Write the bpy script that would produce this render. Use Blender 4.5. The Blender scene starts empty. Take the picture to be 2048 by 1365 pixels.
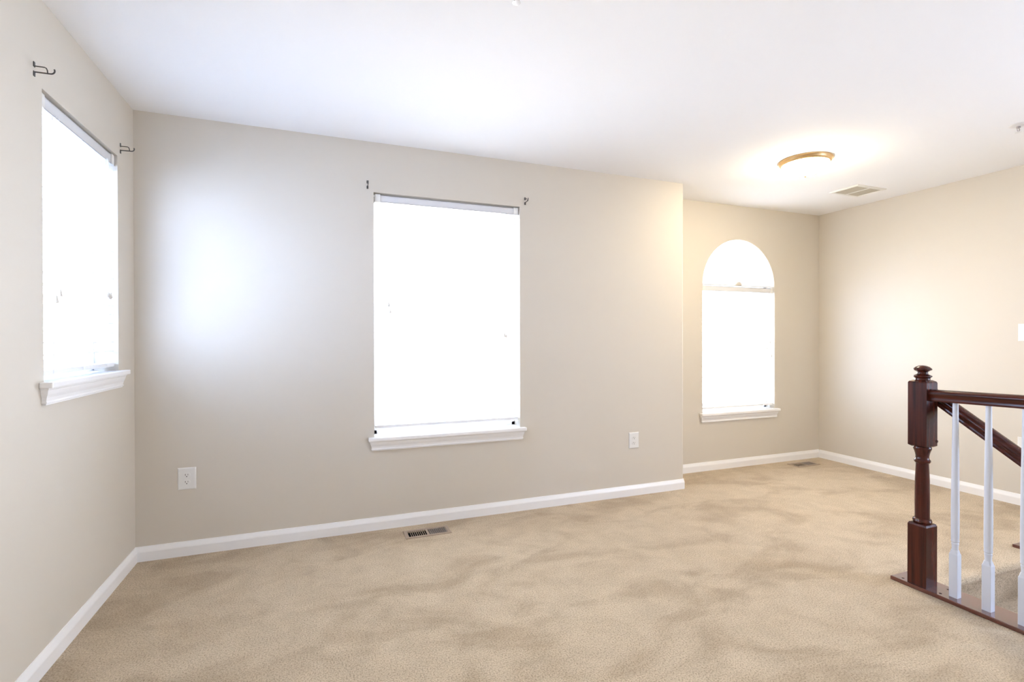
import bpy, bmesh, math, random
from mathutils import Vector, Matrix

random.seed(7)
S = bpy.context.scene
COL = S.collection
PI = math.pi

# ------------------------------------------------------------------ camera
IMG_W, FOCAL_PX = 2048.0, 995.06
CAM_POS = Vector((0.9506, -3.2329, 1.2058))
YAW, PITCH, ROLL = math.radians(20.8273), math.radians(-0.30), math.radians(-0.0966)
cd = bpy.data.cameras.new('camera')
cd.sensor_width = 36.0
cd.lens = FOCAL_PX / IMG_W * 36.0
cd.clip_start = 0.05
cam = bpy.data.objects.new('camera', cd)
COL.objects.link(cam)
_f = Vector((math.sin(YAW) * math.cos(PITCH), math.cos(YAW) * math.cos(PITCH), math.sin(PITCH)))
_r0 = Vector((math.cos(YAW), -math.sin(YAW), 0))
_u0 = _r0.cross(_f)
_r = math.cos(ROLL) * _r0 + math.sin(ROLL) * _u0
_u = -math.sin(ROLL) * _r0 + math.cos(ROLL) * _u0
_m = Matrix((_r, _u, -_f)).transposed().to_4x4()
_m.translation = CAM_POS
cam.matrix_world = _m
S.camera = cam

# ------------------------------------------------------------------ view + sky
S.view_settings.view_transform = 'Standard'
S.view_settings.look = 'None'
S.view_settings.gamma = 1.0
S.view_settings.use_curve_mapping = False
S.view_settings.exposure = 0.0
S.cycles.use_denoising = True
S.cycles.max_bounces = 16
S.cycles.diffuse_bounces = 10
S.cycles.transparent_max_bounces = 16
S.cycles.sample_clamp_indirect = 40.0

# overcast sky, differently bright towards the left, the back and the right of the house
SKY, HORIZON, GROUND = (0.88, 0.95, 1.0), (1.0, 1.0, 1.0), (1.0, 1.0, 1.0)
SKY_LEFT, SKY_BACK, SKY_RIGHT, SKY_FRONT = (18.5, 23.6, 36.0), (22.5, 20.4, 19.0), (19.3, 22.9, 31.0), (15.0, 18.0, 27.0)
w = bpy.data.worlds.new('sky')
S.world = w
w.use_nodes = True
nt = w.node_tree
bgn = nt.nodes['Background']
def wmath(op, a, b=None):
    n = nt.nodes.new('ShaderNodeMath'); n.operation = op
    for i, v in enumerate((a, b)):
        if v is None: continue
        if isinstance(v, (int, float)): n.inputs[i].default_value = v
        else: nt.links.new(v, n.inputs[i])
    return n.outputs[0]
def wscale(col, fac):
    n = nt.nodes.new('ShaderNodeVectorMath'); n.operation = 'SCALE'
    n.inputs[0].default_value = col
    nt.links.new(fac, n.inputs['Scale'])
    return n.outputs[0]
def wvec(op, a, b):
    n = nt.nodes.new('ShaderNodeVectorMath'); n.operation = op
    nt.links.new(a, n.inputs[0]); nt.links.new(b, n.inputs[1])
    return n.outputs[0]
tc = nt.nodes.new('ShaderNodeTexCoord')
sx = nt.nodes.new('ShaderNodeSeparateXYZ')
nt.links.new(tc.outputs['Generated'], sx.inputs[0])
X2 = lambda v: wmath('POWER', wmath('MAXIMUM', v, 0.0), 2.0)
lobe_l = X2(wmath('MULTIPLY', sx.outputs['X'], -1.0))
lobe_r = X2(sx.outputs['X'])
lobe_b = X2(sx.outputs['Y'])
lobe_f = X2(wmath('MULTIPLY', sx.outputs['Y'], -1.0))
tot = wmath('ADD', wmath('ADD', lobe_l, lobe_r), wmath('ADD', wmath('ADD', lobe_b, lobe_f), 1e-4))
gain = wvec('ADD', wvec('ADD', wscale(SKY_LEFT, wmath('DIVIDE', lobe_l, tot)), wscale(SKY_RIGHT, wmath('DIVIDE', lobe_r, tot))),
            wvec('ADD', wscale(SKY_BACK, wmath('DIVIDE', lobe_b, tot)), wscale(SKY_FRONT, wmath('DIVIDE', lobe_f, tot))))
mr = nt.nodes.new('ShaderNodeMapRange')
mr.inputs['From Min'].default_value, mr.inputs['From Max'].default_value = -1, 1
rp = nt.nodes.new('ShaderNodeValToRGB')
e = rp.color_ramp.elements
e[0].position, e[0].color = 0.46, (*GROUND, 1)
e[1].position, e[1].color = 0.52, (*HORIZON, 1)
n_ = e.new(0.80); n_.color = (*SKY, 1)
nt.links.new(sx.outputs['Z'], mr.inputs['Value'])
nt.links.new(mr.outputs[0], rp.inputs['Fac'])
nt.links.new(wvec('MULTIPLY', rp.outputs['Color'], gain), bgn.inputs['Color'])
bgn.inputs['Strength'].default_value = 1.0
LAMP_COLOR, LAMP_GAIN = (1.0, 0.85, 0.58), 108.0

def portal(name, loc, rot, sx_, sy_):
    """Cycles sky portal: gives off nothing, only guides sampling of the sky through a window."""
    d = bpy.data.lights.new(name, 'AREA')
    d.shape, d.size, d.size_y = 'RECTANGLE', sx_, sy_
    d.cycles.is_portal = True
    o = bpy.data.objects.new(name, d)
    o.location, o.rotation_euler = loc, rot
    COL.objects.link(o)

# room measures (metres); left wall is X=0, back wall is Y=0
H = 2.44
XJ, AD, XR = 3.653, 0.363, 5.633       # bump-out corner, alcove depth, right wall
YR = -4.70                              # rear wall
WT = 0.17                               # wall thickness
WIN1 = (-0.932, -0.222, 1.050, 2.118)   # y0,y1,z0,z1
WIN2 = (1.252, 2.240, 0.585, 2.126)     # x0,x1,z0,z1
WIN3 = (4.163, 5.037, 0.525, 1.688)     # x0,x1,z0,spring
FILL_WIN = (-4.55, -3.15, 0.55, 2.15)        # unseen window added to the right wall for fill daylight
portal('sky_portal', (-WT - .01, (WIN1[0] + WIN1[1]) / 2, (WIN1[2] + WIN1[3]) / 2), (0, -PI / 2, 0), WIN1[3] - WIN1[2], WIN1[1] - WIN1[0])
portal('sky_portal', ((WIN2[0] + WIN2[1]) / 2, WT + .01, (WIN2[2] + WIN2[3]) / 2), (-PI / 2, 0, 0), WIN2[1] - WIN2[0], WIN2[3] - WIN2[2])
portal('sky_portal', ((WIN3[0] + WIN3[1]) / 2, AD + WT + .01, (WIN3[2] + 2.126) / 2), (-PI / 2, 0, 0), WIN3[1] - WIN3[0], 2.126 - WIN3[2])
portal('sky_portal', (XR + WT + .01, (FILL_WIN[0] + FILL_WIN[1]) / 2, (FILL_WIN[2] + FILL_WIN[3]) / 2), (0, PI / 2, 0), FILL_WIN[3] - FILL_WIN[2], FILL_WIN[1] - FILL_WIN[0])

# ------------------------------------------------------------------ materials
def principled(name, col, rough=0.5, metal=0.0, spec=0.5, coat=0.0):
    m = bpy.data.materials.new(name)
    m.use_nodes = True
    b = m.node_tree.nodes['Principled BSDF']
    b.inputs['Base Color'].default_value = (*col, 1)
    b.inputs['Roughness'].default_value = rough
    b.inputs['Metallic'].default_value = metal
    b.inputs['Specular IOR Level'].default_value = spec
    b.inputs['Coat Weight'].default_value = coat
    b.inputs['Coat Roughness'].default_value = 0.08
    return m, m.node_tree, b

def noise_bump(nt, b, scale, strength, dist, detail=3.0, src='Object'):
    t = nt.nodes.new('ShaderNodeTexCoord')
    n = nt.nodes.new('ShaderNodeTexNoise')
    n.inputs['Scale'].default_value = scale
    n.inputs['Detail'].default_value = detail
    k = nt.nodes.new('ShaderNodeBump')
    k.inputs['Strength'].default_value = strength
    k.inputs['Distance'].default_value = dist
    nt.links.new(t.outputs[src], n.inputs['Vector'])
    nt.links.new(n.outputs['Fac'], k.inputs['Height'])
    nt.links.new(k.outputs['Normal'], b.inputs['Normal'])
    return t, n, k

M = {}
M['wall'], t_, b_ = principled('beige_wall_paint', (0.625, 0.575, 0.495), 0.55, spec=0.3)
noise_bump(t_, b_, 260, 0.06, 0.002)
M['ceiling'], t_, b_ = principled('white_ceiling_paint', (0.88, 0.88, 0.88), 0.9, spec=0.2)
noise_bump(t_, b_, 180, 0.06, 0.002)
M['trim'], t_, b_ = principled('white_trim_paint', (0.85, 0.84, 0.83), 0.32)
noise_bump(t_, b_, 60, 0.03, 0.001)
M['vinyl'], t_, b_ = principled('white_window_vinyl', (0.82, 0.83, 0.84), 0.35)
M['headrail'], t_, b_ = principled('painted_headrail_metal', (0.68, 0.68, 0.69), 0.4)
M['white_gloss'], t_, b_ = principled('white_baluster_enamel', (0.64, 0.665, 0.73), 0.28)
M['plastic'], t_, b_ = principled('white_plastic', (0.76, 0.75, 0.72), 0.35)
M['cord'], t_, b_ = principled('white_cord', (0.82, 0.82, 0.82), 0.7)
M['tassel'], t_, b_ = principled('off_white_tassel', (0.62, 0.58, 0.52), 0.5)
M['slot'], t_, b_ = principled('dark_slot', (0.05, 0.045, 0.04), 0.7)
M['hole'], t_, b_ = principled('dark_screw_hole', (0.012, 0.006, 0.006), 0.6)
M['iron'], t_, b_ = principled('dark_pewter_metal', (0.10, 0.095, 0.09), 0.4, metal=0.6)
M['register'], t_, b_ = principled('tan_enamelled_metal', (0.34, 0.26, 0.19), 0.45, spec=0.4)
M['louver'], t_, b_ = principled('brown_louver_metal', (0.26, 0.22, 0.19), 0.4, metal=0.3)
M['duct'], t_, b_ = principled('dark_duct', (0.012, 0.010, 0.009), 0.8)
M['ceiling_register'], t_, b_ = principled('off_white_register_metal', (0.78, 0.77, 0.72), 0.45)
M['ceiling_louver'], t_, b_ = principled('beige_register_louver', (0.55, 0.51, 0.42), 0.5)
M['brass'], t_, b_ = principled('brushed_brass', (0.80, 0.56, 0.29), 0.33, metal=1.0)
M['chrome'], t_, b_ = principled('white_sprinkler_metal', (0.74, 0.73, 0.72), 0.3, metal=0.2)
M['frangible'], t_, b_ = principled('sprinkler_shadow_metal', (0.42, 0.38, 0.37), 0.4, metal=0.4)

# carpet: cut pile with flattened vacuum streaks
m, t_, b_ = principled('beige_carpet', (0.45, 0.34, 0.235), 0.95, spec=0.1)
M['carpet'] = m
b_.inputs['Sheen Weight'].default_value = 0.15
b_.inputs['Sheen Roughness'].default_value = 0.6
tc = t_.nodes.new('ShaderNodeTexCoord')
def ns(scale, detail, rough=0.5, vec=None, dist=0.0):
    n = t_.nodes.new('ShaderNodeTexNoise')
    n.inputs['Scale'].default_value = scale
    n.inputs['Detail'].default_value = detail
    n.inputs['Roughness'].default_value = rough
    n.inputs['Distortion'].default_value = dist
    t_.links.new(vec or tc.outputs['Object'], n.inputs['Vector'])
    return n
def ramp(src, a, ca, b, cb):
    r = t_.nodes.new('ShaderNodeValToRGB')
    r.color_ramp.elements[0].position, r.color_ramp.elements[0].color = a, (*ca, 1)
    r.color_ramp.elements[1].position, r.color_ramp.elements[1].color = b, (*cb, 1)
    t_.links.new(src, r.inputs['Fac'])
    return r
def mix(fac, a, b, mode='MIX'):
    x = t_.nodes.new('ShaderNodeMix'); x.data_type = 'RGBA'; x.blend_type = mode
    if isinstance(fac, float): x.inputs[0].default_value = fac
    else: t_.links.new(fac, x.inputs[0])
    for i, v in ((6, a), (7, b)):
        if isinstance(v, tuple): x.inputs[i].default_value = (*v, 1)
        else: t_.links.new(v, x.inputs[i])
    return x.outputs[2]
mp = t_.nodes.new('ShaderNodeMapping')
mp.inputs['Rotation'].default_value = (0, 0, math.radians(25))
mp.inputs['Scale'].default_value = (1.0, 1.7, 1)
t_.links.new(tc.outputs['Object'], mp.inputs['Vector'])
streak = ramp(ns(1.9, 5, 0.55, mp.outputs[0], 0.9).outputs['Fac'], 0.39, (0.86, 0.83, 0.795), 0.55, (1.06, 1.06, 1.06))
blot = ramp(ns(8.0, 4, 0.6, None, 0.5).outputs['Fac'], 0.38, (0.93, 0.925, 0.915), 0.62, (1.04, 1.04, 1.04))
tuft = ns(170.0, 3.0, 0.62)                    # twisted tufts about a centimetre across
tuftc = ramp(tuft.outputs['Fac'], 0.34, (0.268, 0.208, 0.136), 0.60, (0.565, 0.458, 0.325))  # dark end carries the self-shadow between tufts, put into the colour
mid = tuftc.color_ramp.elements.new(0.44); mid.color = (0.432, 0.345, 0.240, 1)
c1 = mix(1.0, tuftc.outputs[0], streak.outputs[0], 'MULTIPLY')
c2 = mix(1.0, c1, blot.outputs[0], 'MULTIPLY')
t_.links.new(c2, b_.inputs['Base Color'])
bp = t_.nodes.new('ShaderNodeBump')
bp.inputs['Strength'].default_value = 0.55
bp.inputs['Distance'].default_value = 0.006
t_.links.new(tuft.outputs['Fac'], bp.inputs['Height'])
t_.links.new(bp.outputs[0], b_.inputs['Normal'])

# mahogany: stretched grain under varnish
def wood(name, axis, dark, light, rough=0.24, coat=0.12):
    m, nt, b = principled(name, dark, rough, spec=0.28, coat=coat)
    t = nt.nodes.new('ShaderNodeTexCoord')
    mp = nt.nodes.new('ShaderNodeMapping')
    sc = [60, 60, 60]; sc[axis] = 3
    mp.inputs['Scale'].default_value = sc
    n = nt.nodes.new('ShaderNodeTexNoise')
    n.inputs['Scale'].default_value = 1.0
    n.inputs['Detail'].default_value = 5
    r = nt.nodes.new('ShaderNodeValToRGB')
    r.color_ramp.elements[0].position, r.color_ramp.elements[0].color = 0.3, (*dark, 1)
    r.color_ramp.elements[1].position, r.color_ramp.elements[1].color = 0.72, (*light, 1)
    nt.links.new(t.outputs['Object'], mp.inputs['Vector'])
    nt.links.new(mp.outputs[0], n.inputs['Vector'])
    nt.links.new(n.outputs['Fac'], r.inputs['Fac'])
    nt.links.new(r.outputs[0], b.inputs['Base Color'])
    k = nt.nodes.new('ShaderNodeBump')
    k.inputs['Strength'].default_value = 0.08
    k.inputs['Distance'].default_value = 0.001
    nt.links.new(n.outputs['Fac'], k.inputs['Height'])
    nt.links.new(k.outputs[0], b.inputs['Normal'])
    return m
DK, LT = (0.024, 0.0050, 0.0034), (0.092, 0.0190, 0.0105)
M['wood_z'] = wood('mahogany_upright_grain', 2, DK, LT)
M['wood_y'] = wood('mahogany_rail_grain', 1, DK, LT)
M['wood_board'] = wood('mahogany_board_high_gloss', 1, (0.075, 0.020, 0.013), (0.17, 0.050, 0.033), 0.15, 1.0)
M['wood_board'].node_tree.nodes['Principled BSDF'].inputs['Coat IOR'].default_value = 1.75

# blind slats: white, letting some daylight through
m = bpy.data.materials.new('white_blind_slat'); m.use_nodes = True
nt = m.node_tree
b = nt.nodes['Principled BSDF']
b.inputs['Base Color'].default_value = (0.84, 0.85, 0.86, 1)
b.inputs['Roughness'].default_value = 0.4
tr = nt.nodes.new('ShaderNodeBsdfTranslucent')
tr.inputs['Color'].default_value = (0.85, 0.87, 0.9, 1)
mx = nt.nodes.new('ShaderNodeMixShader')
mx.inputs[0].default_value = 0.05
nt.links.new(b.outputs[0], mx.inputs[1]); nt.links.new(tr.outputs[0], mx.inputs[2])
nt.links.new(mx.outputs[0], nt.nodes['Material Output'].inputs['Surface'])
M['slat'] = m
m = m.copy(); m.name = 'pleated_shade_fabric'
for n in m.node_tree.nodes:
    if n.type == 'MIX_SHADER': n.inputs[0].default_value = 0.55
M['shade'] = m
# window glass: clear with a faint reflection
m = bpy.data.materials.new('clear_window_glass'); m.use_nodes = True
nt = m.node_tree
nt.nodes.remove(nt.nodes['Principled BSDF'])
ta = nt.nodes.new('ShaderNodeBsdfTransparent'); ta.inputs[0].default_value = (0.95, 0.97, 0.97, 1)
gl = nt.nodes.new('ShaderNodeBsdfGlossy'); gl.inputs['Roughness'].default_value = 0.02
lw = nt.nodes.new('ShaderNodeLayerWeight'); lw.inputs[0].default_value = 0.5
pw = nt.nodes.new('ShaderNodeMath'); pw.operation = 'POWER'; pw.inputs[1].default_value = 5.0
nt.links.new(lw.outputs['Facing'], pw.inputs[0])
fr = nt.nodes.new('ShaderNodeMath'); fr.operation = 'MULTIPLY_ADD'; fr.inputs[1].default_value = 0.6; fr.inputs[2].default_value = 0.04
nt.links.new(pw.outputs[0], fr.inputs[0])
mx = nt.nodes.new('ShaderNodeMixShader')
nt.links.new(fr.outputs[0], mx.inputs[0]); nt.links.new(ta.outputs[0], mx.inputs[1]); nt.links.new(gl.outputs[0], mx.inputs[2])
nt.links.new(mx.outputs[0], nt.nodes['Material Output'].inputs['Surface'])
M['glass'] = m
# lit lamp bowl
m = bpy.data.materials.new('lit_frosted_glass'); m.use_nodes = True
nt = m.node_tree
b = nt.nodes['Principled BSDF']
b.inputs['Base Color'].default_value = (0.9, 0.86, 0.78, 1)
b.inputs['Roughness'].default_value = 0.3
b.inputs['Emission Color'].default_value = (*LAMP_COLOR, 1)
b.inputs['Emission Strength'].default_value = LAMP_GAIN
M['lamp'] = m

# ------------------------------------------------------------------ mesh helpers
def link(name, me, mat, parent=None, smooth=False):
    me.materials.append(mat)
    if smooth:
        me.polygons.foreach_set('use_smooth', [True] * len(me.polygons))
    o = bpy.data.objects.new(name, me)
    COL.objects.link(o)
    if parent is not None:
        o.parent = parent
    return o

def obj(name, bm, mat, parent=None, smooth=False, angle=None):
    bmesh.ops.remove_doubles(bm, verts=bm.verts, dist=1e-6)
    bmesh.ops.recalc_face_normals(bm, faces=bm.faces)
    me = bpy.data.meshes.new(name)
    bm.to_mesh(me)
    bm.free()
    o = link(name, me, M[mat], parent, smooth or angle is not None)
    if angle is not None:
        for ed in me.edges: pass
        b2 = bmesh.new(); b2.from_mesh(me)
        for ed in b2.edges:
            if len(ed.link_faces) == 2 and ed.calc_face_angle() > math.radians(angle):
                ed.smooth = False
        b2.to_mesh(me); b2.free()
    return o

def empty(name, loc=(0, 0, 0), rz=0.0, parent=None):
    o = bpy.data.objects.new(name, None)
    o.empty_display_size = 0.05
    o.location = loc
    o.rotation_euler = (0, 0, rz)
    COL.objects.link(o)
    if parent is not None: o.parent = parent
    return o

def thing(name, label, cat, loc=(0, 0, 0), rz=0.0, group=None):
    o = empty(name, loc, rz)
    return tag(o, label, cat, group)

def tag(o, label, cat, group=None):
    o['label'] = label; o['category'] = cat
    if group: o['group'] = group
    return o

def struct(o):
    o['kind'] = 'structure'
    return o

def box(bm, x0, x1, y0, y1, z0, z1, bev=0.0):
    vs = [bm.verts.new((x, y, z)) for z in (z0, z1) for y in (y0, y1) for x in (x0, x1)]
    fs = [bm.faces.new([vs[i] for i in q]) for q in
          ((0, 2, 3, 1), (4, 5, 7, 6), (0, 1, 5, 4), (2, 6, 7, 3), (0, 4, 6, 2), (1, 3, 7, 5))]
    if bev > 0:
        es = list({e for f in fs for e in f.edges})
        bmesh.ops.bevel(bm, geom=es, offset=bev, segments=2, affect='EDGES', profile=0.6)
    return vs

def lathe(bm, prof, cx=0.0, cy=0.0, seg=32, cap0=True, cap1=True):
    rings = []
    for r, z in prof:
        if r < 1e-6:
            rings.append([bm.verts.new((cx, cy, z))])
        else:
            rings.append([bm.verts.new((cx + r * math.cos(2 * PI * i / seg), cy + r * math.sin(2 * PI * i / seg), z)) for i in range(seg)])
    for a, b in zip(rings, rings[1:]):
        for i in range(seg):
            j = (i + 1) % seg
            q = [a[i % len(a)], a[j % len(a)], b[j % len(b)], b[i % len(b)]]
            u = []
            for v in q:
                if v not in u: u.append(v)
            if len(u) > 2: bm.faces.new(u)
    if cap0 and len(rings[0]) > 2: bm.faces.new(rings[0])
    if cap1 and len(rings[-1]) > 2: bm.faces.new(rings[-1])

def loft(bm, loops, closed=True, caps=True):
    rs = [[bm.verts.new(p) for p in lp] for lp in loops]
    n = len(rs[0])
    for a, b in zip(rs, rs[1:]):
        for i in range(n if closed else n - 1):
            j = (i + 1) % n
            bm.faces.new((a[i], a[j], b[j], b[i]))
    if caps:
        bm.faces.new(rs[0]); bm.faces.new(rs[-1])

def tube(bm, pts, r, seg=8, taper=None):
    """round bar along a polyline"""
    pts = [Vector(p) for p in pts]
    loops = []
    for i, p in enumerate(pts):
        d = (pts[min(i + 1, len(pts) - 1)] - pts[max(i - 1, 0)]).normalized()
        a = d.orthogonal().normalized() if abs(d.z) > .9 else Vector((0, 0, 1)).cross(d).normalized()
        if abs(d.z) > .9: a = Vector((1, 0, 0)) - d * d.x; a.normalize()
        c = d.cross(a)
        rr = taper[i] if taper else r
        loops.append([p + a * rr * math.cos(2 * PI * k / seg) + c * rr * math.sin(2 * PI * k / seg) for k in range(seg)])
    loft(bm, loops)

def sweep(bm, profile, path, side):
    """profile of (out, z) swept along a flat polyline; side = unit normal per segment pointing into the room"""
    loops = []
    n = len(path)
    for i, p in enumerate(path):
        if i == 0: off = side[0]
        elif i == n - 1: off = side[-1]
        else:
            a, b = side[i - 1], side[i]
            off = (a + b) / (1 + a.dot(b))
        loops.append([(p[0] + off.x * o, p[1] + off.y * o, z) for o, z in profile])
    loft(bm, loops)

def slab_with_holes(bm, outer, holes, frame, t):
    """flat polygon (u,v) with holes, thickened by t along frame normal; frame(u,v,w)->xyz"""
    def loop_edges(pts):
        vs = [bm.verts.new((u, v, 0)) for u, v in pts]
        return [bm.edges.new((vs[i], vs[(i + 1) % len(vs)])) for i in range(len(vs))]
    es = loop_edges(outer)
    for h in holes: es += loop_edges(h)
    r = bmesh.ops.triangle_fill(bm, use_beauty=True, use_dissolve=False, edges=es)
    fs = [g for g in r['geom'] if isinstance(g, bmesh.types.BMFace)]
    ex = bmesh.ops.extrude_face_region(bm, geom=fs, use_keep_orig=True)
    for v in [g for g in ex['geom'] if isinstance(g, bmesh.types.BMVert)]: v.co.z = t
    for v in bm.verts: v.co = Vector(frame(*v.co))

def rect(x0, x1, z0, z1):
    return [(x0, z0), (x1, z0), (x1, z1), (x0, z1)]

# ------------------------------------------------------------------ room shell
STAIR = (3.712, 4.655, YR + 0.02, -1.690)     # stairwell opening x0,x1,y0,y1
REGS = [(1.413, -0.226), (5.085, 0.137)]      # floor register corners
RW, RD = 0.282, 0.128
bm = bmesh.new()
holes = [rect(STAIR[0], STAIR[1], STAIR[2], STAIR[3])] + [rect(x + .018, x + RW - .018, y + .018, y + RD - .018) for x, y in REGS]
slab_with_holes(bm, [(0, YR), (XR, YR), (XR, AD), (XJ, AD), (XJ, 0), (0, 0)], holes, lambda u, v, w_: (u, v, -w_), 0.12)
struct(obj('floor', bm, 'carpet'))
bm = bmesh.new()
slab_with_holes(bm, [(-WT, YR - WT), (XR + WT, YR - WT), (XR + WT, AD + WT), (-WT, AD + WT)], [], lambda u, v, w_: (u, v, H + w_), 0.12)
struct(obj('ceiling', bm, 'ceiling'))
# left wall
bm = bmesh.new()
slab_with_holes(bm, rect(YR - WT, WT, -.12, H), [rect(WIN1[0], WIN1[1], WIN1[2] - .0215, WIN1[3])], lambda u, v, w_: (-w_, u, v), WT)
struct(obj('wall_left', bm, 'wall'))
# back wall, with its rounded outside corner and the short return into the alcove
bm = bmesh.new()
slab_with_holes(bm, rect(0, XJ - .02, -.12, H), [rect(WIN2[0], WIN2[1], WIN2[2] - .0215, WIN2[3])], lambda u, v, w_: (u, w_, v), WT)
R_ = .02
arc = [(XJ - R_ + R_ * math.sin(a), R_ - R_ * math.cos(a)) for a in [PI / 2 * k / 8 for k in range(9)]]
foot = [(XJ - .02, 0.17)] + arc + [(XJ, AD), (XJ - .12, AD), (XJ - .12, 0.17)]
foot = arc + [(XJ, AD), (XJ - .12, AD), (XJ - .12, WT), (XJ - .02, WT)]
loft(bm, [[(x, y, -.12) for x, y in foot], [(x, y, H) for x, y in foot]])
struct(obj('wall_back', bm, 'wall'))
# alcove wall with arched opening
ARC_R = (WIN3[1] - WIN3[0]) / 2
ARC_C = (WIN3[0] + WIN3[1]) / 2
def arch_outline(inset=0.0, seg=28):
    r = ARC_R - inset
    pts = [(ARC_C - r, WIN3[2] - .0215), (ARC_C + r, WIN3[2] - .0215)]
    pts += [(ARC_C + r * math.cos(PI * k / seg), WIN3[3] + r * math.sin(PI * k / seg)) for k in range(seg + 1)]
    return pts
bm = bmesh.new()
slab_with_holes(bm, rect(XJ - .12, XR + WT, -.12, H), [arch_outline()], lambda u, v, w_: (u, AD + w_, v), WT)
struct(obj('wall_alcove', bm, 'wall'))
bm = bmesh.new()
slab_with_holes(bm, rect(YR - WT, AD, -.12, H), [rect(*FILL_WIN)], lambda u, v, w_: (XR + w_, u, v), WT)
struct(obj('wall_right', bm, 'wall'))
bm = bmesh.new()
slab_with_holes(bm, rect(0, XR, -.12, H), [], lambda u, v, w_: (u, YR - w_, v), WT)
struct(obj('wall_rear', bm, 'wall'))
# stairwell walls below floor level
for nm, xa, xb, ya, yb in (('wall_stairwell_left', STAIR[0] - .10, STAIR[0], STAIR[2], STAIR[3]), ('wall_stairwell_right', STAIR[1], STAIR[1] + .10, STAIR[2], STAIR[3]),
                           ('wall_stairwell_rear', STAIR[0] - .1, STAIR[1] + .1, STAIR[2] - .1, STAIR[2])):
    bm = bmesh.new()
    box(bm, xa, xb, ya, yb, -1.95, -.121)
    struct(obj(nm, bm, 'wall'))

# baseboards
BASE = [(0, 0), (.013, 0), (.013, .050), (.0115, .056), (.0085, .064), (.005, .074), (.004, .078), (0, .079)]
X_, Y_ = Vector((1, 0)), Vector((0, 1))
bm = bmesh.new(); sweep(bm, BASE, [(0, 0.0), (0, YR)], [X_]); struct(obj('baseboard_left', bm, 'trim'))
c = .012
bm = bmesh.new()
sweep(bm, BASE, [(0, 0), (XJ - c, 0), (XJ, c), (XJ, AD)], [-Y_, (X_ - Y_).normalized(), X_])
struct(obj('baseboard_back', bm, 'trim'))
bm = bmesh.new(); sweep(bm, BASE, [(XJ + .013, AD), (XR, AD)], [-Y_]); struct(obj('baseboard_alcove', bm, 'trim'))
bm = bmesh.new(); sweep(bm, BASE, [(XR, AD - .013), (XR, YR)], [-X_]); struct(obj('baseboard_right', bm, 'trim'))

# ------------------------------------------------------------------ windows
# local frame of a window: x across (left to right from inside), y outwards, z up from the sill
def stool_and_apron(root, W, horn=.036, apron_h=.062):
    bm = bmesh.new()
    box(bm, -W / 2 - horn, W / 2 + horn, -.040, -.0005, -.022, 0, .004)
    box(bm, -W / 2 + .0005, W / 2 - .0005, -.006, .1, -.021, 0)
    s = obj('window_sill', bm, 'trim', root)
    bm = bmesh.new()
    prof = [(.026, -.0225), (.026, -.027), (.023, -.030), (.0225, -.036), (.020, -.046), (.0155, -.058), (.0135, -.070), (.0155, -.073), (.0155, -.078), (.012, -.080), (.012, -.0225 - apron_h)]
    e = W / 2 + horn - .033
    loft(bm, [[(-e - o, -.0005, z), (-e - o, -o, z), (e + o, -o, z), (e + o, -.0005, z)] for o, z in prof])
    obj('window_apron', bm, 'trim', root)

def sash(bm, x0, x1, z0, z1, y0, y1, rail=.045, stile=.04):
    box(bm, x0, x1, y0, y1, z0, z0 + rail, .003)
    box(bm, x0, x1, y0, y1, z1 - rail, z1, .003)
    box(bm, x0, x0 + stile, y0 + .001, y1 - .001, z0, z1)
    box(bm, x1 - stile, x1, y0 + .001, y1 - .001, z0, z1)

def double_hung(root, W, Hh, cols, rows=2):
    bm = bmesh.new()
    e = W / 2
    f = .028
    for x0, x1, z0, z1 in ((-e, -e + f, 0, Hh), (e - f, e, 0, Hh), (-e, e, Hh - f, Hh), (-e, e, -.0205, f)):
        box(bm, x0, x1, .098, WT - .004, z0, z1, .003)
    obj('window_frame', bm, 'vinyl', root)
    mid = Hh / 2
    for nm, z0, z1, y0 in (('lower_sash', f, mid + .02, .108), ('upper_sash', mid - .02, Hh - f, .136)):
        bm = bmesh.new()
        sash(bm, -e + f, e - f, z0, z1, y0, y0 + .026)
        xs = [-e + f + .04 + (2 * e - 2 * f - .08) * k / cols for k in range(1, cols)]
        zs = [z0 + .045 + (z1 - z0 - .09) * k / rows for k in range(1, rows)]
        for x in xs: box(bm, x - .009, x + .009, y0 + .006, y0 + .020, z0 + .03, z1 - .03)
        for z in zs: box(bm, -e + f + .02, e - f - .02, y0 + .007, y0 + .019, z - .009, z + .009)
        s = obj(nm, bm, 'vinyl', root)
        bm = bmesh.new()
        box(bm, -e + f + .035, e - f - .035, y0 + .012, y0 + .015, z0 + .04, z1 - .04)
        obj('pane', bm, 'glass', s)

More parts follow.
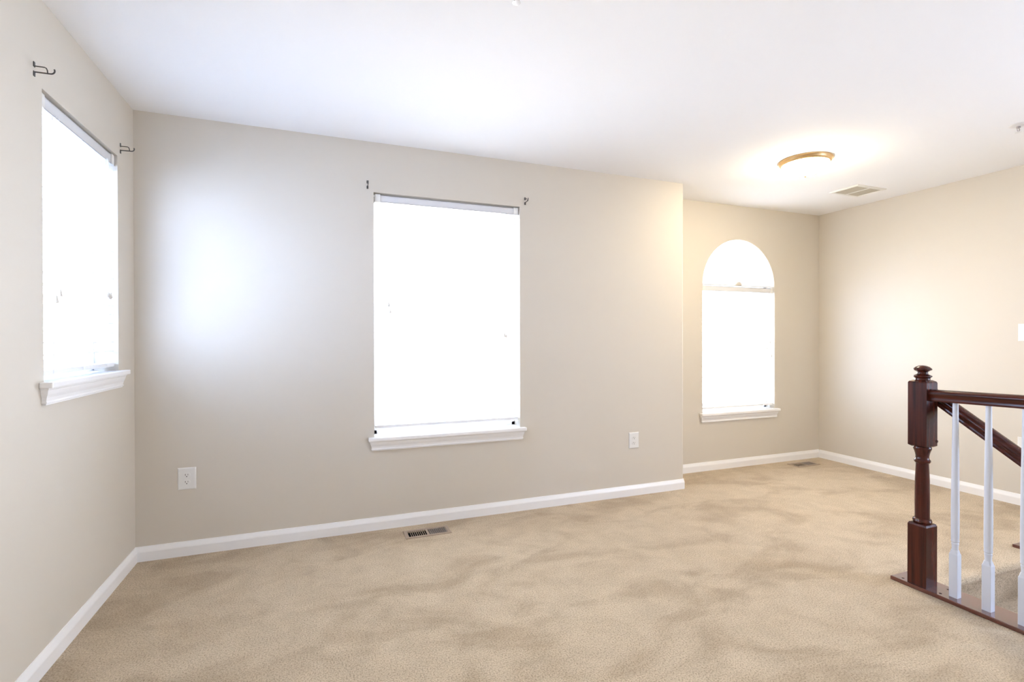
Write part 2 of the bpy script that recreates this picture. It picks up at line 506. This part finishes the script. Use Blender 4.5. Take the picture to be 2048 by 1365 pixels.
def blind(root, W, top, bottom, cords, tilt=0.0, pitch=.0445, rail_drop=.0, smat='slat'):
    """2-inch blind hung inside the reveal; z measured from the sill top"""
    yc = .040
    e = W / 2 - .006
    bm = bmesh.new()
    # headrail: U-shaped channel with rolled lips
    box(bm, -e, e, yc - .027, yc - .025, top - .044, top)
    box(bm, -e, e, yc + .025, yc + .027, top - .044, top)
    box(bm, -e, e, yc - .027, yc + .027, top - .044, top - .042)
    box(bm, -e, e, yc - .027, yc - .021, top - .003, top - .0005)
    box(bm, -e, e, yc + .021, yc + .027, top - .003, top - .0005)
    hr = obj('headrail', bm, 'headrail', root)
    for sx_ in (-1, 1):
        bm = bmesh.new()
        box(bm, sx_ * (e - .02) - .016, sx_ * (e - .02) + .016, yc - .031, yc - .0275, top - .046, top + .004, .001)
        box(bm, sx_ * (e - .02) - .016, sx_ * (e - .02) + .016, yc - .031, yc + .028, top + .0005, top + .004, .001)
        obj('mounting_bracket', bm, 'plastic', hr)
    bm = bmesh.new()
    z = top - .044 - .026
    sw = .050
    while z > bottom + .055:
        ct, st = math.cos(tilt), math.sin(tilt)
        lo = []
        sag = random.uniform(-.0012, .0012)
        for x in (-e + .003, e - .003):
            pr = []
            for k in range(5):
                q = -1 + k / 2
                yy, zz = q * sw / 2, .0030 * (1 - q * q)
                pr.append((x, yc + yy * ct - zz * st, z + zz * ct + yy * st + sag * (1 if x > 0 else -1)))
            back = [(a, b_, c_ - .0026) for a, b_, c_ in reversed(pr)]
            lo.append(pr + back)
        loft(bm, lo)
        z -= pitch
    obj('slats', bm, smat, root)
    bm = bmesh.new()
    box(bm, -e + .002, e - .002, yc - .026, yc + .026, bottom, bottom + .020, .004)
    br = obj('bottom_rail', bm, 'vinyl', root)
    for fx in cords:
        bm = bmesh.new()
        for yy in (yc - .0275, yc + .0275):
            tube(bm, [(fx * e, yy, top - .044), (fx * e, yy, bottom + .004)], .0011, 5)
        obj('ladder_cord', bm, 'cord', root)
        bm = bmesh.new()
        lathe(bm, [(.0, bottom - .003), (.007, bottom - .002), (.007, bottom + .001)], fx * e, yc, 10)
        obj('cord_button', bm, 'plastic', br)

def pull_cord(root, x, y, ztop, zend, dx=0.0):
    bm = bmesh.new()
    tube(bm, [(x, y, ztop), (x + dx * .2, y, (ztop + zend) / 2), (x + dx, y, zend + .02)], .0012, 5)
    c_ = obj('pull_cord', bm, 'cord', root)
    bm = bmesh.new()
    lathe(bm, [(.0, zend + .030), (.0035, zend + .028), (.0045, zend + .018), (.008, zend + .002), (.0075, zend), (.0, zend)], x + dx, y, 12)
    obj('tassel', bm, 'tassel', c_, angle=40)

# window 1: left wall
W1 = WIN1[1] - WIN1[0]; H1 = WIN1[3] - WIN1[2]
loc1 = (0, (WIN1[0] + WIN1[1]) / 2, WIN1[2])
win = struct(empty('window_1', loc1, PI / 2))
stool_and_apron(win, W1); double_hung(win, W1, H1, 2)
bl = thing('window_blind', 'white slatted blind with hanging pull cords in the left wall window', 'blind', loc1, PI / 2, 'white slatted window blinds')
blind(bl, W1, H1 - .010, .020, (-.72, 0.0, .72))
def lx(yw): return yw - loc1[1]
for yw, zw, dx in ((-.335, 1.405, -.008), (-.318, 1.400, 0.0), (-.304, 1.398, .006), (-.292, 1.404, .016)):
    pull_cord(bl, lx(yw) - dx, .008, H1 - .05, zw - WIN1[2], dx)
for yw, zw, dx in ((-.815, 1.345, -.004), (-.785, 1.372, .004)):
    pull_cord(bl, lx(yw) - dx, .008, H1 - .05, zw - WIN1[2], dx)
# window 2: back wall
W2 = WIN2[1] - WIN2[0]; H2 = WIN2[3] - WIN2[2]
loc2 = ((WIN2[0] + WIN2[1]) / 2, 0, WIN2[2])
win = struct(empty('window_2', loc2))
stool_and_apron(win, W2); double_hung(win, W2, H2, 3)
bl = thing('window_blind', 'wide white slatted blind in the square-topped back wall window', 'blind', loc2, 0, 'white slatted window blinds')
blind(bl, W2, H2 - .010, .050, (-.70, -.23, .23, .70))
for xw, zw, dx in ((1.345, 1.41, 0.0), (1.354, 1.368, .004), (2.130, 1.215, -.003), (2.142, 1.212, .004)):
    pull_cord(bl, xw - loc2[0] - dx, .008, H2 - .05, zw - WIN2[2], dx)
# window 3: arched alcove window
W3 = WIN3[1] - WIN3[0]; H3 = WIN3[3] - WIN3[2]
loc3 = (ARC_C, AD, WIN3[2])
win = struct(empty('window_3', loc3))
stool_and_apron(win, W3)
double_hung(win, W3, H3, 2)
bm = bmesh.new()
def arch_ring(bm, r0, r1, y0, y1, zc, seg=28):
    lo = []
    for k in range(seg + 1):
        a = PI * k / seg
        c_, s_ = math.cos(a), math.sin(a)
        lo.append([(r0 * c_, y0, zc + r0 * s_), (r1 * c_, y0, zc + r1 * s_), (r1 * c_, y1, zc + r1 * s_), (r0 * c_, y1, zc + r0 * s_)])
    loft(bm, lo)
arch_ring(bm, ARC_R - .04, ARC_R, .098, WT - .004, H3)
box(bm, -W3 / 2, W3 / 2, .098, WT - .004, H3 - .012, H3 + .034, .003)
for a in (45, 90, 135):                       # sunburst bars
    c_, s_ = math.cos(math.radians(a)), math.sin(math.radians(a))
    tx, tz = -s_ * .009, c_ * .009
    lo = []
    for r in (.10, ARC_R - .02):
        px, pz = r * c_, H3 + r * s_
        lo.append([(px - tx, .118, pz - tz), (px + tx, .118, pz + tz), (px + tx, .134, pz + tz), (px - tx, .134, pz - tz)])
    loft(bm, lo)
af = obj('arch_frame', bm, 'vinyl', win)
bm = bmesh.new()
pts = [((ARC_R - .03) * math.cos(PI * k / 28), H3 + .01 + (ARC_R - .03) * math.sin(PI * k / 28)) for k in range(29)]
loft(bm, [[(x, .124, z) for x, z in pts], [(x, .127, z) for x, z in pts]])
obj('pane', bm, 'glass', af)
fs = thing('fan_shade', 'white pleated half-round fan shade filling the arch above the alcove blind', 'window shade', loc3)
ZS = H3 + .014
bm = bmesh.new()
NP = 64
r0, r1 = [], []
for k in range(NP + 1):
    a = PI * k / NP
    yy = .022 + (.007 if k % 2 else -.007)
    r0.append(bm.verts.new((.030 * math.cos(a), .022 + (yy - .022) * .3, ZS + .030 * math.sin(a))))
    r1.append(bm.verts.new(((ARC_R - .006) * math.cos(a), yy, ZS - .010 + (ARC_R - .006) * math.sin(a) + .010 * (1 - math.sin(a)))))
for k in range(NP): bm.faces.new((r0[k], r0[k + 1], r1[k + 1], r1[k]))
obj('pleated_fabric', bm, 'shade', fs)
bm = bmesh.new()
box(bm, -W3 / 2 + .004, W3 / 2 - .004, .012, .032, H3 + .004, H3 + .013, .001)
obj('bottom_bar', bm, 'headrail', fs)
bm = bmesh.new()
pts = [(.040 * math.cos(PI * k / 16), ZS + .034 * math.sin(PI * k / 16)) for k in range(17)]
loft(bm, [[(x * q, y, ZS + (z - ZS) * q) for x, z in pts] for y, q in ((.034, 1), (.012, 1), (.006, .8))])
obj('hub', bm, 'tassel', fs)
bl = thing('window_blind', 'white slatted blind below the arch of the alcove window', 'blind', loc3, 0, 'white slatted window blinds')
blind(bl, W3, H3 - .004, .030, (-.70, 0.0, .70))
for xw, zw, dx in ((4.945, 1.10, -.004), (4.985, 1.155, .003), (5.005, 1.02, .006)):
    pull_cord(bl, xw - ARC_C - dx, .008, H3 - .05, zw - WIN3[2], dx)
# unseen window added behind the camera to bring in fill daylight
win = struct(empty('fill_window', (XR, (FILL_WIN[0] + FILL_WIN[1]) / 2, FILL_WIN[2]), -PI / 2))
double_hung(win, FILL_WIN[1] - FILL_WIN[0], FILL_WIN[3] - FILL_WIN[2], 4)

# ------------------------------------------------------------------ curtain rod brackets
def bracket(label, loc, rz):
    """local: -y out of the wall, z up"""
    t = thing('curtain_rod_bracket', label, 'curtain bracket', loc, rz, 'dark metal curtain rod brackets')
    bm = bmesh.new()
    for s in (-1, 1):                      # leaf-shaped ends of the wall plate
        box(bm, -.0055, .0055, -.003, 0, s * .0165 - .0095, s * .0165 + .0095, .002)
    obj('wall_plate', bm, 'iron', t)
    bm = bmesh.new()
    tube(bm, [(0, -.002, -.010), (0, -.047, -.009)] +
         [(0, -.047 - .012 * math.sin(a), .003 - .012 * math.cos(a)) for a in [PI * k / 14 for k in range(1, 10)]], .0026, 8)
    obj('rod_hook', bm, 'iron', t, angle=50)
    bm = bmesh.new()
    tube(bm, [(0, -.002, .011), (0, -.030, .011), (0, -.035, .009), (0, -.038, .002), (0, -.039, -.008)], .0020, 8)
    obj('brace_arm', bm, 'iron', t, angle=50)
bracket('dark hooked rod bracket on the left wall, nearest the camera, up by the ceiling', (0, -.986, 2.161), PI / 2)
bracket('dark hooked rod bracket on the left wall beside the room corner', (0, -.183, 2.168), PI / 2)
bracket('small dark rod bracket above the left end of the back wall window', (1.2155, 0, 2.169), 0)
bracket('small dark rod bracket above the right end of the back wall window', (2.280, 0, 2.168), 0)

# ------------------------------------------------------------------ outlets and switch
def outlet(label, loc, rz):
    t = thing('wall_outlet', label, 'outlet', loc, rz, 'white duplex wall outlets')
    bm = bmesh.new()
    w_, h_ = .0445, .0610
    loft(bm, [[(sx * (w_ - i), y, sz * (h_ - i)) for sx, sz in ((-1, -1), (1, -1), (1, 1), (-1, 1))] for i, y in ((0, 0), (0, -.002), (.002, -.0045), (.006, -.006))])
    obj('cover_plate', bm, 'plastic', t)
    for s in (1, -1):
        bm = bmesh.new()
        n = 24; pts = []
        for k in range(n):
            a = 2 * PI * k / n
            pts.append((.0172 * math.cos(a), max(-.0128, min(.0128, .0172 * math.sin(a)))))
        zc = s * .0195
        loft(bm, [[(x, y, zc + z) for x, z in pts] for y in (-.005, -.0078)])
        r = obj('receptacle', bm, 'plastic', t)
        bm = bmesh.new()
        box(bm, -.0075, -.0050, -.0081, -.0079, zc - .002, zc + .0075)
        box(bm, .0050, .0070, -.0081, -.0079, zc - .001, zc + .0065)
        pts = [(.0028 * math.cos(2 * PI * k / 12), -.0075 + .0028 * math.sin(2 * PI * k / 12)) for k in range(12)]
        loft(bm, [[(x, y, zc + z) for x, z in pts] for y in (-.0079, -.0081)])
        obj('slots', bm, 'slot', r)
    bm = bmesh.new()
    pts = [(.0028 * math.cos(2 * PI * k / 12), .0028 * math.sin(2 * PI * k / 12)) for k in range(12)]
    loft(bm, [[(x, y, z) for x, z in pts] for y in (-.0055, -.0068)])
    obj('screw', bm, 'chrome', t)
outlet('white duplex outlet low on the back wall near the left corner', (.241, 0, .428), 0)
outlet('white duplex outlet low on the back wall right of the window', (3.178, 0, .423), 0)
outlet('white outlet on the right wall beyond the stair rail', (XR, -1.224, .430), -PI / 2)
t = thing('light_switch', 'white light switch plate on the right wall at the edge of view', 'light switch', (XR, -1.225, 1.242), -PI / 2)
bm = bmesh.new()
loft(bm, [[(sx * (.0445 - i), y, sz * (.0625 - i)) for sx, sz in ((-1, -1), (1, -1), (1, 1), (-1, 1))] for i, y in ((0, 0), (0, -.002), (.002, -.0045), (.006, -.006))])
obj('cover_plate', bm, 'plastic', t)
bm = bmesh.new()
lo = [(-.005, -.006, -.012), (.005, -.006, -.012), (.005, -.006, .012), (-.005, -.006, .012)]
hi = [(-.004, -.016, .004), (.004, -.016, .004), (.004, -.014, .010), (-.004, -.014, .010)]
loft(bm, [lo, hi])
obj('toggle', bm, 'plastic', t)
for s in (-1, 1):
    bm = bmesh.new()
    pts = [(.003 * math.cos(2 * PI * k / 12), s * .030 + .003 * math.sin(2 * PI * k / 12)) for k in range(12)]
    loft(bm, [[(x, y, z) for x, z in pts] for y in (-.0055, -.0068)])
    obj('screw', bm, 'chrome', t)

# ------------------------------------------------------------------ floor registers
def register(label, loc):
    t = thing('floor_register', label, 'floor vent', loc, 0, 'tan metal floor registers')
    bm = bmesh.new()
    def frame_ring(i):
        return [(i, i), (RW - i, i), (RW - i, RD - i), (i, RD - i)]
    prof = [(0, 0.0005), (.0, .002), (.003, .0055), (.020, .0055), (.024, .002)]
    loops = [[(x, y, z) for x, y in frame_ring(i)] for i, z in prof]
    loft(bm, loops, caps=False)
    box(bm, RW / 2 - .006, RW / 2 + .006, .022, RD - .022, .001, .005)
    obj('face_frame', bm, 'register', t)
    for s in (-1, 1):
        bm = bmesh.new()
        x0, x1 = (.026, RW / 2 - .006) if s < 0 else (RW / 2 + .006, RW - .026)
        n = 9
        p_ = (x1 - x0) / n
        for k in range(n):
            cx = x0 + p_ * (k + .5)
            box(bm, cx + p_ * .36, cx + p_ * .64, .021, RD - .021, .0040, .0052)     # bar between two slots
            if s > 0:                        # this bank's fins lean over and close the slots
                q = [(cx + p_ * .3, .0036), (cx + p_ * .4, .0036), (cx - p_ * .12, -.0045), (cx - p_ * .22, -.0045)]
            if s > 0: loft(bm, [[(x, y, z) for x, z in q] for y in (.022, RD - .022)])
        obj('louver_bank', bm, 'louver' if s > 0 else 'register', t)
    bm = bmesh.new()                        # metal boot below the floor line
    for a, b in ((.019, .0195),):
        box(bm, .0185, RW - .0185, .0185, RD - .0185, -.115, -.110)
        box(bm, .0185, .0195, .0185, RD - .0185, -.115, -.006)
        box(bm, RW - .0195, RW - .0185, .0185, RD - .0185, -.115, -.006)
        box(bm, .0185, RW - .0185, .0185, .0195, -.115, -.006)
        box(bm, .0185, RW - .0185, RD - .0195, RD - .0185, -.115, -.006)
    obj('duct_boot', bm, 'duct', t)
register('tan metal floor register in the carpet below the back wall window', (REGS[0][0], REGS[0][1], 0))
register('small-looking floor register in the carpet of the alcove by the arched window', (REGS[1][0], REGS[1][1], 0))

# ------------------------------------------------------------------ ceiling fittings
t = thing('ceiling_light', 'lit round flush ceiling light with brass rim and frosted bowl', 'ceiling light', (4.09, -.72, H))
bm = bmesh.new()
lathe(bm, [(.0, 0), (.166, 0), (.1665, -.006), (.160, -.014), (.158, -.020), (.150, -.028), (.146, -.030), (.143, -.028), (.140, -.020), (.0, -.018)], 0, 0, 64, False, False)
obj('brass_rim', bm, 'brass', t, angle=35)
bm = bmesh.new()
lathe(bm, [(.141, -.026), (.139, -.040), (.128, -.060), (.108, -.076), (.080, -.088), (.045, -.096), (.0, -.099)], 0, 0, 64, False, False)
obj('glass_bowl', bm, 'lamp', t, smooth=True)
bm = bmesh.new()
lathe(bm, [(.0, -.096), (.010, -.097), (.011, -.101), (.006, -.105), (.007, -.110), (.004, -.116), (.0, -.118)], 0, 0, 20, False, False)
obj('finial', bm, 'brass', t, angle=50)

t = thing('ceiling_register', 'white ceiling air vent with two beige louver panels', 'ceiling vent', (5.145, -.360, H))
bm = bmesh.new()
ex, ey = .172, .122
def rr(i): return [(-ex + i, -ey + i), (ex - i, -ey + i), (ex - i, ey - i), (-ex + i, ey - i)]
loft(bm, [[(x, y, z) for x, y in rr(i)] for i, z in ((0, 0), (0, -.003), (.004, -.008), (.024, -.008), (.027, -.002))], caps=False)
box(bm, -.009, .009, -ey + .022, ey - .022, -.008, -.001)
obj('face_frame', bm, 'ceiling_register', t)
for s in (-1, 1):
    bm = bmesh.new()
    xa, xb = (-ex + .026, -.010) if s < 0 else (.010, ex - .026)
    n = 14
    for k in range(n):
        cy = -ey + .028 + (2 * ey - .056) * (k + .5) / n
        q = [(cy - .006, -.0015), (cy + .005, -.0065), (cy + .006, -.0060), (cy - .005, -.0010)]
        loft(bm, [[(x, y, z) for y, z in q] for x in (xa, xb)])
    box(bm, xa, xb, -ey + .026, ey - .026, -.0008, -.0002)
    obj('louver_panel', bm, 'ceiling_louver', t)

def sprinkler(label, loc):
    t = thing('fire_sprinkler', label, 'sprinkler', loc, 0, 'ceiling fire sprinklers')
    bm = bmesh.new()
    lathe(bm, [(.0, -.0002), (.040, -.0002), (.041, -.003), (.034, -.007), (.020, -.010), (.0, -.010)], 0, 0, 32, False, False)
    obj('escutcheon', bm, 'chrome', t, angle=40)
    bm = bmesh.new()
    lathe(bm, [(.010, -.010), (.010, -.018), (.006, -.020)], 0, 0, 16)
    for s in (-1, 1):
        tube(bm, [(s * .008, 0, -.017), (s * .012, 0, -.026), (s * .009, 0, -.036), (0, 0, -.042)], .0022, 6)
    obj('frame_arms', bm, 'frangible', t)
    bm = bmesh.new()
    lathe(bm, [(.0, -.041), (.014, -.042), (.015, -.044), (.0, -.046)], 0, 0, 20, False, False)
    obj('deflector', bm, 'chrome', t, angle=40)
sprinkler('white sprinkler head on the ceiling at the top middle edge', (1.597, -1.585, H))
sprinkler('white sprinkler head on the ceiling near the right edge', (4.725, -1.575, H))

# ------------------------------------------------------------------ stairs and railing
def ridge(x0, x1, y_edge, z, depth, drop, r=.022, n=7):
    """carpeted tread with rolled nosing: yz outline (front edge towards -y)"""
    pts = [(y_edge + depth, z), (y_edge + r, z)]
    pts += [(y_edge + r - r * math.sin(a), z - r + r * math.cos(a)) for a in [PI * k / n for k in range(1, n + 1)]]
    pts += [(y_edge + r + .002, z - 2 * r - .004), (y_edge + r + .006, z - drop - .012), (y_edge + depth, z - drop - .012)]
    return [[(x, y, zz) for y, zz in pts] for x in (x0, x1)]
sx0, sx1 = STAIR[0] + .002, STAIR[1] - .002
bm = bmesh.new()
RISE, RUN = .190, .262
for k in range(9):
    y_edge = STAIR[3] - .032 - k * RUN
    loft(bm, ridge(sx0, sx1, y_edge, -.0015 - k * RISE if k else .001, RUN + .03 if k else .0315, RISE))
box(bm, sx0, sx1, STAIR[2] + .02, STAIR[3] - .032 - 8 * RUN, -.12 - 9 * RISE, -9 * RISE)
tag(obj('carpeted_staircase', bm, 'carpet', angle=40), 'beige carpeted stairs dropping away behind the white balusters', 'stairs')

def shoe(label, x0, x1, y0, y1):
    t = thing('floor_plate', label, 'floor plate', (0, 0, 0), 0, 'mahogany floor plates')
    bm = bmesh.new()
    box(bm, x0, x1, y0, y1, .0, .018, .004)
    obj('board', bm, 'wood_board', t)
    return t
PL = (3.598, 3.740)
t = shoe('long glossy mahogany floor board carrying the newel post and white balusters', PL[0], PL[1], -4.2, -1.585)
for x, y in ((3.625, -1.628), (3.625, -1.787), (3.700, -1.778)):
    bm = bmesh.new()
    lathe(bm, [(.0, .0183), (.0058, .0183), (.0058, .0179), (.0, .0179)], x, y, 14, False, False)
    obj('screw_hole', bm, 'hole', t)
shoe('end of a mahogany floor board across the stairwell, mostly behind the third baluster', 4.655, 4.790, -4.2, -1.585)

NX, NY, NS = 3.654, -1.695, .0405
t = thing('newel_post', 'dark mahogany newel post with turned shaft and mushroom finial', 'newel post', (NX, NY, .018))
def sq(h, z): return [(-h, -h, z), (h, -h, z), (h, h, z), (-h, h, z)]
bm = bmesh.new()
loft(bm, [sq(NS, 0), sq(NS, .285), sq(NS - .004, .294), sq(NS - .014, .298)])
obj('base_block', bm, 'wood_z', t)
bm = bmesh.new()
lathe(bm, [(.030, .296), (.036, .299), (.0385, .306), (.036, .314), (.030, .318), (.0290, .330), (.0295, .40), (.0285, .50), (.0255, .575),
           (.0255, .583), (.029, .586), (.0325, .591), (.0325, .598), (.029, .602), (.0265, .606), (.0265, .618), (.029, .632), (.033, .646), (.036, .652), (.036, .660), (.034, .664)], 0, 0, 40)
obj('turned_shaft', bm, 'wood_z', t, angle=35)
bm = bmesh.new()
loft(bm, [sq(NS - .010, .663), sq(NS, .670), sq(NS, .972), sq(NS - .003, .978), sq(NS - .014, .984)])
obj('top_block', bm, 'wood_z', t)
bm = bmesh.new()
lathe(bm, [(.029, .983), (.030, .990), (.029, .993), (.033, .997), (.0375, 1.001), (.036, 1.005), (.029, 1.009), (.0225, 1.013), (.0205, 1.019), (.0215, 1.024), (.029, 1.029),
           (.036, 1.033), (.0365, 1.037), (.034, 1.041), (.026, 1.048), (.015, 1.053), (.0, 1.055)], 0, 0, 40)
obj('finial', bm, 'wood_z', t, angle=35)
bm = bmesh.new()
lathe(bm, [(.0, 0), (.0065, 0), (.006, .0025), (.0, .003)], 0, 0, 14, False, False)
for v in bm.verts: v.co = Vector((v.co.x + NS - .004, -NS - v.co.z, v.co.y + .692))
obj('wood_plug', bm, 'wood_z', t)

# handrail profile (half-width, height) and rails
def rail_profile():
    h = [(.0205, 0), (.0215, .004), (.0205, .012), (.019, .018), (.0215, .024), (.0265, .029), (.0285, .036), (.0270, .044), (.021, .051), (.011, .0545), (0, .0555)]
    return [(x, z) for x, z in h] + [(-x, z) for x, z in reversed(h[:-1])]
RP = rail_profile()
G = -.024
bm = bmesh.new()
Y0, Y1 = NY - NS, -4.15
loft(bm, [[(NX + x, y, .905 + G * (y - Y0) + z) for x, z in RP] for y in (Y0, Y1)])
tag(obj('guard_handrail', bm, 'wood_y', angle=40), 'level mahogany handrail over the white balusters', 'handrail')
SL = .715
bm = bmesh.new()
xr = 3.726
ys, ye = -1.700, -4.1
def zb(y): return .880 + SL * (y + 1.724)
cs = math.cos(math.atan(SL)); sn = math.sin(math.atan(SL))
loft(bm, [[(xr + x, y - z * sn * 0 , zb(y) + z / cs) for x, z in RP] for y in (ys, ye)])
tag(obj('stair_handrail', bm, 'wood_y', angle=40), 'sloping mahogany handrail running down behind the white balusters', 'handrail')

def baluster(label, y):
    t = thing('baluster', label, 'baluster', (NX, y, .018), 0, 'white stair balusters')
    h = .0162
    top = .905 + G * (y - Y0) - .018 + .003
    bm = bmesh.new()
    ch = .0035
    def cq(hh, z, c_=ch):
        return [(-hh + c_, -hh, z), (hh - c_, -hh, z), (hh, -hh + c_, z), (hh, hh - c_, z), (hh - c_, hh, z), (-hh + c_, hh, z), (-hh, hh - c_, z), (-hh, -hh + c_, z)]
    loft(bm, [cq(h, 0, .0012), cq(h, .196, .0012), cq(h - .0015, .203, .004), cq(.0128, .216, .0060)])
    obj('base_block', bm, 'white_gloss', t)
    bm = bmesh.new()
    lathe(bm, [(.0128, .214), (.0122, .222), (.0125, .236), (.0138, .243), (.0138, .247), (.0122, .249), (.0122, .251), (.0148, .254), (.0150, .260), (.0142, .264), (.0150, .275), (.0155, .34), (.0150, .45), (.0135, .62), (.0112, .80), (.0104, top)], 0, 0, 28)
    obj('spindle', bm, 'white_gloss', t, angle=35)
ORD = 'fourth fifth sixth seventh eighth ninth tenth eleventh twelfth'.split()
for k, lab in enumerate(['white turned baluster nearest the dark newel post', 'second white turned baluster from the newel post',
                         'third white turned baluster, cut off by the right edge'] +
                        [o_ + ' white turned baluster from the newel post, beyond the right edge' for o_ in ORD]):
    baluster(lab, -1.829 - .1215 * k)
